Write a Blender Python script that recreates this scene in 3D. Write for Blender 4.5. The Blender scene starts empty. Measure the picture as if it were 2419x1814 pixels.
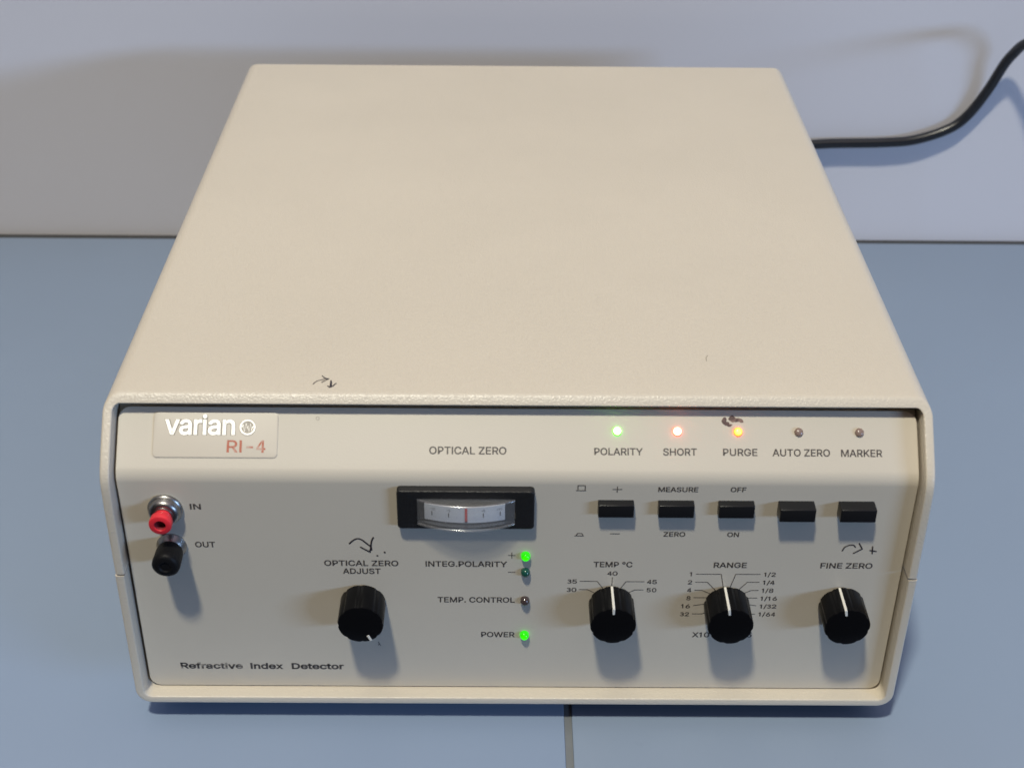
import bpy, bmesh, math, random
from mathutils import Vector, Matrix
random.seed(4)
S = bpy.context.scene
COL = S.collection
MM = 0.001

# ------------------------------------------------------------------ camera
cam_d = bpy.data.cameras.new('camera'); cam = bpy.data.objects.new('camera', cam_d); COL.objects.link(cam)
cam_d.sensor_fit = 'HORIZONTAL'; cam_d.sensor_width = 36; cam_d.lens = 50.675
cam_d.clip_start = 0.02; cam_d.clip_end = 30
cam.rotation_mode = 'QUATERNION'
PI_, RO, YA = math.radians(-32.4839), math.radians(-0.5521), math.radians(-0.3626)
Rm = Matrix.Rotation(YA, 3, 'Z') @ Matrix.Rotation(PI_, 3, 'X') @ Matrix.Rotation(RO, 3, 'Y')
right, fwd, up_ = Rm.col[0], Rm.col[1], Rm.col[2]
cam.rotation_quaternion = Matrix((right, up_, -fwd)).transposed().to_quaternion()
cam.location = (-0.004796, -0.388306, 0.398434)
cam_d.dof.use_dof = True; cam_d.dof.focus_distance = 0.555; cam_d.dof.aperture_fstop = 17
S.camera = cam

# ------------------------------------------------------------------ world, lamps, exposure
W = bpy.data.worlds.new('World'); S.world = W; W.use_nodes = True
_nt = W.node_tree; _bg = _nt.nodes['Background']       # the dim room: a pale ceiling overhead, dark towards the floor and the front
_tc = _nt.nodes.new('ShaderNodeTexCoord'); _sp = _nt.nodes.new('ShaderNodeSeparateXYZ'); _mr = _nt.nodes.new('ShaderNodeMapRange')
_mr.interpolation_type = 'SMOOTHSTEP'; _mr.inputs['From Min'].default_value = .50; _mr.inputs['From Max'].default_value = .97
_mx = _nt.nodes.new('ShaderNodeMix'); _mx.data_type = 'RGBA'
_mx.inputs[6].default_value = (.012, .011, .014, 1); _mx.inputs[7].default_value = (.435, .345, .43, 1)
_nt.links.new(_tc.outputs['Generated'], _sp.inputs[0]); _nt.links.new(_sp.outputs['Z'], _mr.inputs['Value'])
_nt.links.new(_mr.outputs[0], _mx.inputs[0]); _nt.links.new(_mx.outputs[2], _bg.inputs[0]); _bg.inputs[1].default_value = 1
S.view_settings.view_transform = 'Standard'; S.view_settings.look = 'None'
S.view_settings.exposure = 0; S.view_settings.gamma = 1

def area(name, target, direction, dist, sx, sy, power, col):
    l = bpy.data.lights.new(name, 'AREA'); l.shape = 'RECTANGLE'; l.size = sx; l.size_y = sy
    l.energy = power; l.color = col
    o = bpy.data.objects.new(name, l); COL.objects.link(o)
    d = Vector(direction).normalized()
    o.location = Vector(target) - d * dist
    o.rotation_euler = d.to_track_quat('-Z', 'Y').to_euler()
    return o
area('ceiling_lamp', (0, 0.05, 0.08), (0.136, 0.41, -1), 3.2, 0.20, 0.20, 81, (1.0, 0.965, 0.80))
area('window_light', (0, 0.05, 0.08), (-1.3, 1, -0.30), 4.0, 1.5, 0.30, 64, (0.42, 0.645, 1.05))

# ------------------------------------------------------------------ materials
def mat(name, col, rough=0.5, metal=0.0, spec=0.5, noise=None, bump=None, emit=None, coat=0):
    m = bpy.data.materials.new(name); m.use_nodes = True
    nt = m.node_tree; b = nt.nodes['Principled BSDF']
    b.inputs['Base Color'].default_value = (*col, 1); b.inputs['Roughness'].default_value = rough
    b.inputs['Metallic'].default_value = metal; b.inputs['Specular IOR Level'].default_value = spec
    b.inputs['Coat Weight'].default_value = coat
    tc = nt.nodes.new('ShaderNodeTexCoord')
    if noise:
        sc, amt, det = noise
        n = nt.nodes.new('ShaderNodeTexNoise'); n.inputs['Scale'].default_value = sc; n.inputs['Detail'].default_value = det
        nt.links.new(tc.outputs['Object'], n.inputs['Vector'])
        r = nt.nodes.new('ShaderNodeMapRange'); r.inputs['From Min'].default_value = .3; r.inputs['From Max'].default_value = .7
        r.inputs['To Min'].default_value = 1 - amt; r.inputs['To Max'].default_value = 1 + amt
        nt.links.new(n.outputs['Fac'], r.inputs['Value'])
        mx = nt.nodes.new('ShaderNodeVectorMath'); mx.operation = 'SCALE'; mx.inputs[0].default_value = col
        nt.links.new(r.outputs['Result'], mx.inputs['Scale']); nt.links.new(mx.outputs['Vector'], b.inputs['Base Color'])
    if bump:
        sc, st, dist = bump
        n2 = nt.nodes.new('ShaderNodeTexNoise'); n2.inputs['Scale'].default_value = sc; n2.inputs['Detail'].default_value = 2
        nt.links.new(tc.outputs['Object'], n2.inputs['Vector'])
        bp = nt.nodes.new('ShaderNodeBump'); bp.inputs['Strength'].default_value = st; bp.inputs['Distance'].default_value = dist
        nt.links.new(n2.outputs['Fac'], bp.inputs['Height']); nt.links.new(bp.outputs['Normal'], b.inputs['Normal'])
    if emit:
        b.inputs['Emission Color'].default_value = (*emit[0], 1); b.inputs['Emission Strength'].default_value = emit[1]
    return m

def worn(name, ink, under, scale, lo, hi, rough=0.5):
    """printed ink with flakes missing"""
    m = bpy.data.materials.new(name); m.use_nodes = True; nt = m.node_tree; b = nt.nodes['Principled BSDF']
    b.inputs['Roughness'].default_value = rough
    tc = nt.nodes.new('ShaderNodeTexCoord'); n = nt.nodes.new('ShaderNodeTexNoise'); n.inputs['Scale'].default_value = scale
    n.inputs['Detail'].default_value = 4
    r = nt.nodes.new('ShaderNodeMapRange'); r.inputs['From Min'].default_value = lo; r.inputs['From Max'].default_value = hi
    mx = nt.nodes.new('ShaderNodeMix'); mx.data_type = 'RGBA'
    mx.inputs[6].default_value = (*ink, 1); mx.inputs[7].default_value = (*under, 1)
    nt.links.new(tc.outputs['Object'], n.inputs['Vector']); nt.links.new(n.outputs['Fac'], r.inputs['Value'])
    nt.links.new(r.outputs['Result'], mx.inputs[0]); nt.links.new(mx.outputs[2], b.inputs['Base Color'])
    return m

BEIGE = (0.63, 0.565, 0.465)
M_shell = mat('textured_beige_paint', BEIGE, 0.34, noise=(9, .025, 4), bump=(1300, .46, .0004))
def soil(m, scale, lo, hi, dark):
    """sparse small dirt specks and rubbed spots worn into a paint"""
    nt = m.node_tree; b = nt.nodes['Principled BSDF']; src = b.inputs['Base Color'].links[0].from_socket
    tc = nt.nodes.new('ShaderNodeTexCoord'); n = nt.nodes.new('ShaderNodeTexNoise'); n.inputs['Scale'].default_value = scale; n.inputs['Detail'].default_value = 5
    n.inputs['Roughness'].default_value = .62
    nt.links.new(tc.outputs['Object'], n.inputs['Vector'])
    r = nt.nodes.new('ShaderNodeMapRange'); r.inputs['From Min'].default_value = lo; r.inputs['From Max'].default_value = hi
    r.inputs['To Min'].default_value = 1; r.inputs['To Max'].default_value = dark
    nt.links.new(n.outputs['Fac'], r.inputs['Value'])
    v = nt.nodes.new('ShaderNodeVectorMath'); v.operation = 'SCALE'
    nt.links.new(src, v.inputs[0]); nt.links.new(r.outputs[0], v.inputs['Scale']); nt.links.new(v.outputs[0], b.inputs['Base Color'])
soil(M_shell, 48, .775, .85, .85); soil(M_shell, 5, .52, .80, .95)
M_panel = mat('satin_beige_panel', (0.60, 0.545, 0.455), 0.40, noise=(14, .02, 5), bump=(2200, .12, .0002))
M_plate = mat('nameplate_film', (0.60, 0.54, 0.45), 0.33, noise=(30, .02, 3))
M_inner = mat('dark_chassis', (0.10, 0.095, 0.09), 0.7)
M_print = mat('dark_printing_ink', (0.072, 0.062, 0.058), 0.36, noise=(700, .35, 3))
M_printw = worn('rubbed_printing_ink', (0.055, 0.05, 0.05), (0.40, 0.36, 0.31), 420, .46, .66)
M_red = worn('flaked_red_ink', (0.47, 0.13, 0.075), (0.60, 0.50, 0.42), 330, .50, .72)
M_pen = mat('marker_pen_ink', (0.030, 0.024, 0.030), 0.45)
M_smear = worn('smeared_brown_ink', (0.085, 0.042, 0.040), (0.26, 0.16, 0.13), 500, .45, .7)
M_scuff = mat('faint_scuff', (0.34, 0.30, 0.24), 0.6)
M_silver = mat('silver_lettering', (0.95, 0.94, 0.91), 0.62, metal=.85)
M_black = mat('black_knob_plastic', (0.0050, 0.0050, 0.0058), 0.28, spec=.12)
M_button = mat('black_button_plastic', (0.012, 0.012, 0.0135), 0.30, spec=.3)
M_meter = mat('black_meter_plastic', (0.014, 0.014, 0.015), 0.42, spec=.35, bump=(900, .5, .0004))
M_white = mat('white_pointer_paint', (0.78, 0.76, 0.70), 0.5)
M_chrome = mat('dull_chrome', (0.36, 0.355, 0.345), 0.34, metal=1)
M_plugred = mat('red_plastic', (0.76, 0.030, 0.045), 0.42, noise=(300, .1, 2))
M_plughole = mat('dark_red_bore', (0.24, 0.016, 0.024), 0.6)
M_rubber = mat('black_rubber', (0.007, 0.007, 0.008), 0.5, spec=.15, bump=(700, .3, .0004))
M_cord = mat('black_cord_sheath', (0.012, 0.013, 0.017), 0.30, spec=.5)
M_scale = mat('white_meter_scale', (0.86, 0.87, 0.90), 0.5)
M_redmark = mat('red_needle', (0.82, 0.12, 0.10), 0.5)
M_wall = mat('painted_wall', (0.622, 0.607, 0.648), 0.75, noise=(2.2, .018, 5), bump=(260, .06, .0006))
M_table = mat('blue_grey_laminate', (0.234, 0.302, 0.418), 0.48, noise=(3.5, .035, 6), bump=(1500, .06, .0002))
soil(M_table, 30, .70, .82, .90); soil(M_table, 2.5, .5, .8, .96)
M_joint = mat('grey_joint_strip', (0.17, 0.185, 0.20), 0.6, noise=(60, .12, 4))
M_shade_fill = mat('dark_shade_fill', (0.045, 0.047, 0.05), 0.8)  # near-black, for the painted gap shade and the added plate under the case

def clear_plastic():
    m = bpy.data.materials.new('clear_lens_plastic'); m.use_nodes = True; nt = m.node_tree
    nt.nodes.remove(nt.nodes['Principled BSDF']); out = nt.nodes['Material Output']
    t = nt.nodes.new('ShaderNodeBsdfTransparent'); t.inputs[0].default_value = (.975, .98, .985, 1)
    g = nt.nodes.new('ShaderNodeBsdfGlossy'); g.inputs['Roughness'].default_value = .17
    lw = nt.nodes.new('ShaderNodeLayerWeight'); lw.inputs[0].default_value = .5
    pw = nt.nodes.new('ShaderNodeMath'); pw.operation = 'POWER'; pw.inputs[1].default_value = 3.2
    f = nt.nodes.new('ShaderNodeMapRange'); f.inputs['To Min'].default_value = .12; f.inputs['To Max'].default_value = .85
    nt.links.new(lw.outputs['Facing'], pw.inputs[0]); nt.links.new(pw.outputs[0], f.inputs['Value'])
    mx = nt.nodes.new('ShaderNodeMixShader')
    nt.links.new(f.outputs[0], mx.inputs[0]); nt.links.new(t.outputs[0], mx.inputs[1]); nt.links.new(g.outputs[0], mx.inputs[2])
    df = nt.nodes.new('ShaderNodeBsdfDiffuse'); df.inputs[0].default_value = (.85, .86, .88, 1)      # faint pale haze mixed in to paint the grey sheen of the lens
    m2 = nt.nodes.new('ShaderNodeMixShader'); m2.inputs[0].default_value = .055
    nt.links.new(mx.outputs[0], m2.inputs[1]); nt.links.new(df.outputs[0], m2.inputs[2])
    nt.links.new(m2.outputs[0], out.inputs['Surface'])
    return m
M_lens = clear_plastic()

def lamp_on(name, core, rim, s_core, s_rim):
    """lit LED: hot chip in the middle of a coloured dome"""
    m = bpy.data.materials.new(name); m.use_nodes = True; nt = m.node_tree; b = nt.nodes['Principled BSDF']
    b.inputs['Base Color'].default_value = (*[c * .4 for c in rim], 1); b.inputs['Roughness'].default_value = .2
    tc = nt.nodes.new('ShaderNodeTexCoord'); sp = nt.nodes.new('ShaderNodeSeparateXYZ')
    nt.links.new(tc.outputs['Object'], sp.inputs[0])
    cb = nt.nodes.new('ShaderNodeCombineXYZ'); nt.links.new(sp.outputs['X'], cb.inputs['X']); nt.links.new(sp.outputs['Z'], cb.inputs['Z'])
    ln = nt.nodes.new('ShaderNodeVectorMath'); ln.operation = 'LENGTH'; nt.links.new(cb.outputs[0], ln.inputs[0])
    r = nt.nodes.new('ShaderNodeMapRange'); r.interpolation_type = 'SMOOTHSTEP'
    r.inputs['From Min'].default_value = .0007; r.inputs['From Max'].default_value = .00138
    nt.links.new(ln.outputs['Value'], r.inputs['Value'])
    mx = nt.nodes.new('ShaderNodeMix'); mx.data_type = 'RGBA'
    mx.inputs[6].default_value = (*[c * s_core for c in core], 1); mx.inputs[7].default_value = (*[c * s_rim for c in rim], 1)
    nt.links.new(r.outputs[0], mx.inputs[0]); nt.links.new(mx.outputs[2], b.inputs['Emission Color'])
    b.inputs['Emission Strength'].default_value = 1
    return m
M_lgreen_hot = lamp_on('lit_green_lamp', (.34, 1, .19), (.08, 1, .015), 70, 3.2)
M_lred_hot = lamp_on('lit_orange_red_lamp', (1, .28, .15), (1, .10, .045), 95, 5.0)
M_lamber = lamp_on('lit_amber_lamp', (1, .38, .025), (1, .14, .02), 14.0, 3.5)
M_lgreen = lamp_on('lit_pure_green_lamp', (.035, 1, .0), (.02, .75, .0), 1.05, 0.85)
M_offbrown = mat('unlit_brown_lamp', (0.27, 0.19, 0.16), 0.25, coat=.3)
M_offgreen = mat('unlit_green_lamp', (0.012, 0.075, 0.058), 0.15, coat=.3)
M_offgrey = mat('unlit_smoky_lamp', (0.06, 0.042, 0.042), 0.18, coat=.3)

# ------------------------------------------------------------------ helpers
BASE = Vector((0, .168, 0))
def link(name, me, m, parent=None, loc=(0, 0, 0), smooth=True):
    if m is not None and not me.materials: me.materials.append(m)
    if smooth:
        me.shade_smooth()
        try: me.set_sharp_from_angle(angle=math.radians(38))
        except Exception: pass
    o = bpy.data.objects.new(name, me); COL.objects.link(o); o.location = loc
    if parent is not None: o.parent = parent
    return o
def mesh(verts, faces, fix=True):
    me = bpy.data.meshes.new('mesh'); me.from_pydata([tuple(v) for v in verts], [], faces); me.update()
    if fix:
        b = bmesh.new(); b.from_mesh(me); bmesh.ops.recalc_face_normals(b, faces=b.faces); b.to_mesh(me); b.free()
    return me
def tag(o, label, cat=None, group=None, kind=None):
    o['label'] = label
    if cat: o['category'] = cat
    if group: o['group'] = group
    if kind: o['kind'] = kind
def bevel_box(x0, x1, y0, y1, z0, z1, b=0, seg=2):
    bm = bmesh.new(); bmesh.ops.create_cube(bm, size=1)
    for v in bm.verts:
        v.co = Vector(((x0 + x1) / 2 + v.co.x * (x1 - x0), (y0 + y1) / 2 + v.co.y * (y1 - y0), (z0 + z1) / 2 + v.co.z * (z1 - z0)))
    if b: bmesh.ops.bevel(bm, geom=bm.edges[:], offset=b, segments=seg, profile=.5, affect='EDGES')
    me = bpy.data.meshes.new('mesh'); bm.to_mesh(me); bm.free(); return me
def lathe(prof, n=40, rfun=None):
    """profile of (out, radius): turned about the axis pointing out of the panel (-y); open profile ends are capped"""
    V, F = [], []
    for (o, r) in prof:
        for k in range(n):
            a = 2 * math.pi * k / n
            rr = r * (rfun(a, o) if rfun else 1)
            V.append((rr * math.sin(a), -o, rr * math.cos(a)))
    for i in range(len(prof) - 1):
        for k in range(n):
            F.append((i * n + k, i * n + (k + 1) % n, (i + 1) * n + (k + 1) % n, (i + 1) * n + k))
    F.append(tuple(range(n))); F.append(tuple((len(prof) - 1) * n + k for k in range(n)))
    return mesh(V, F)

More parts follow.
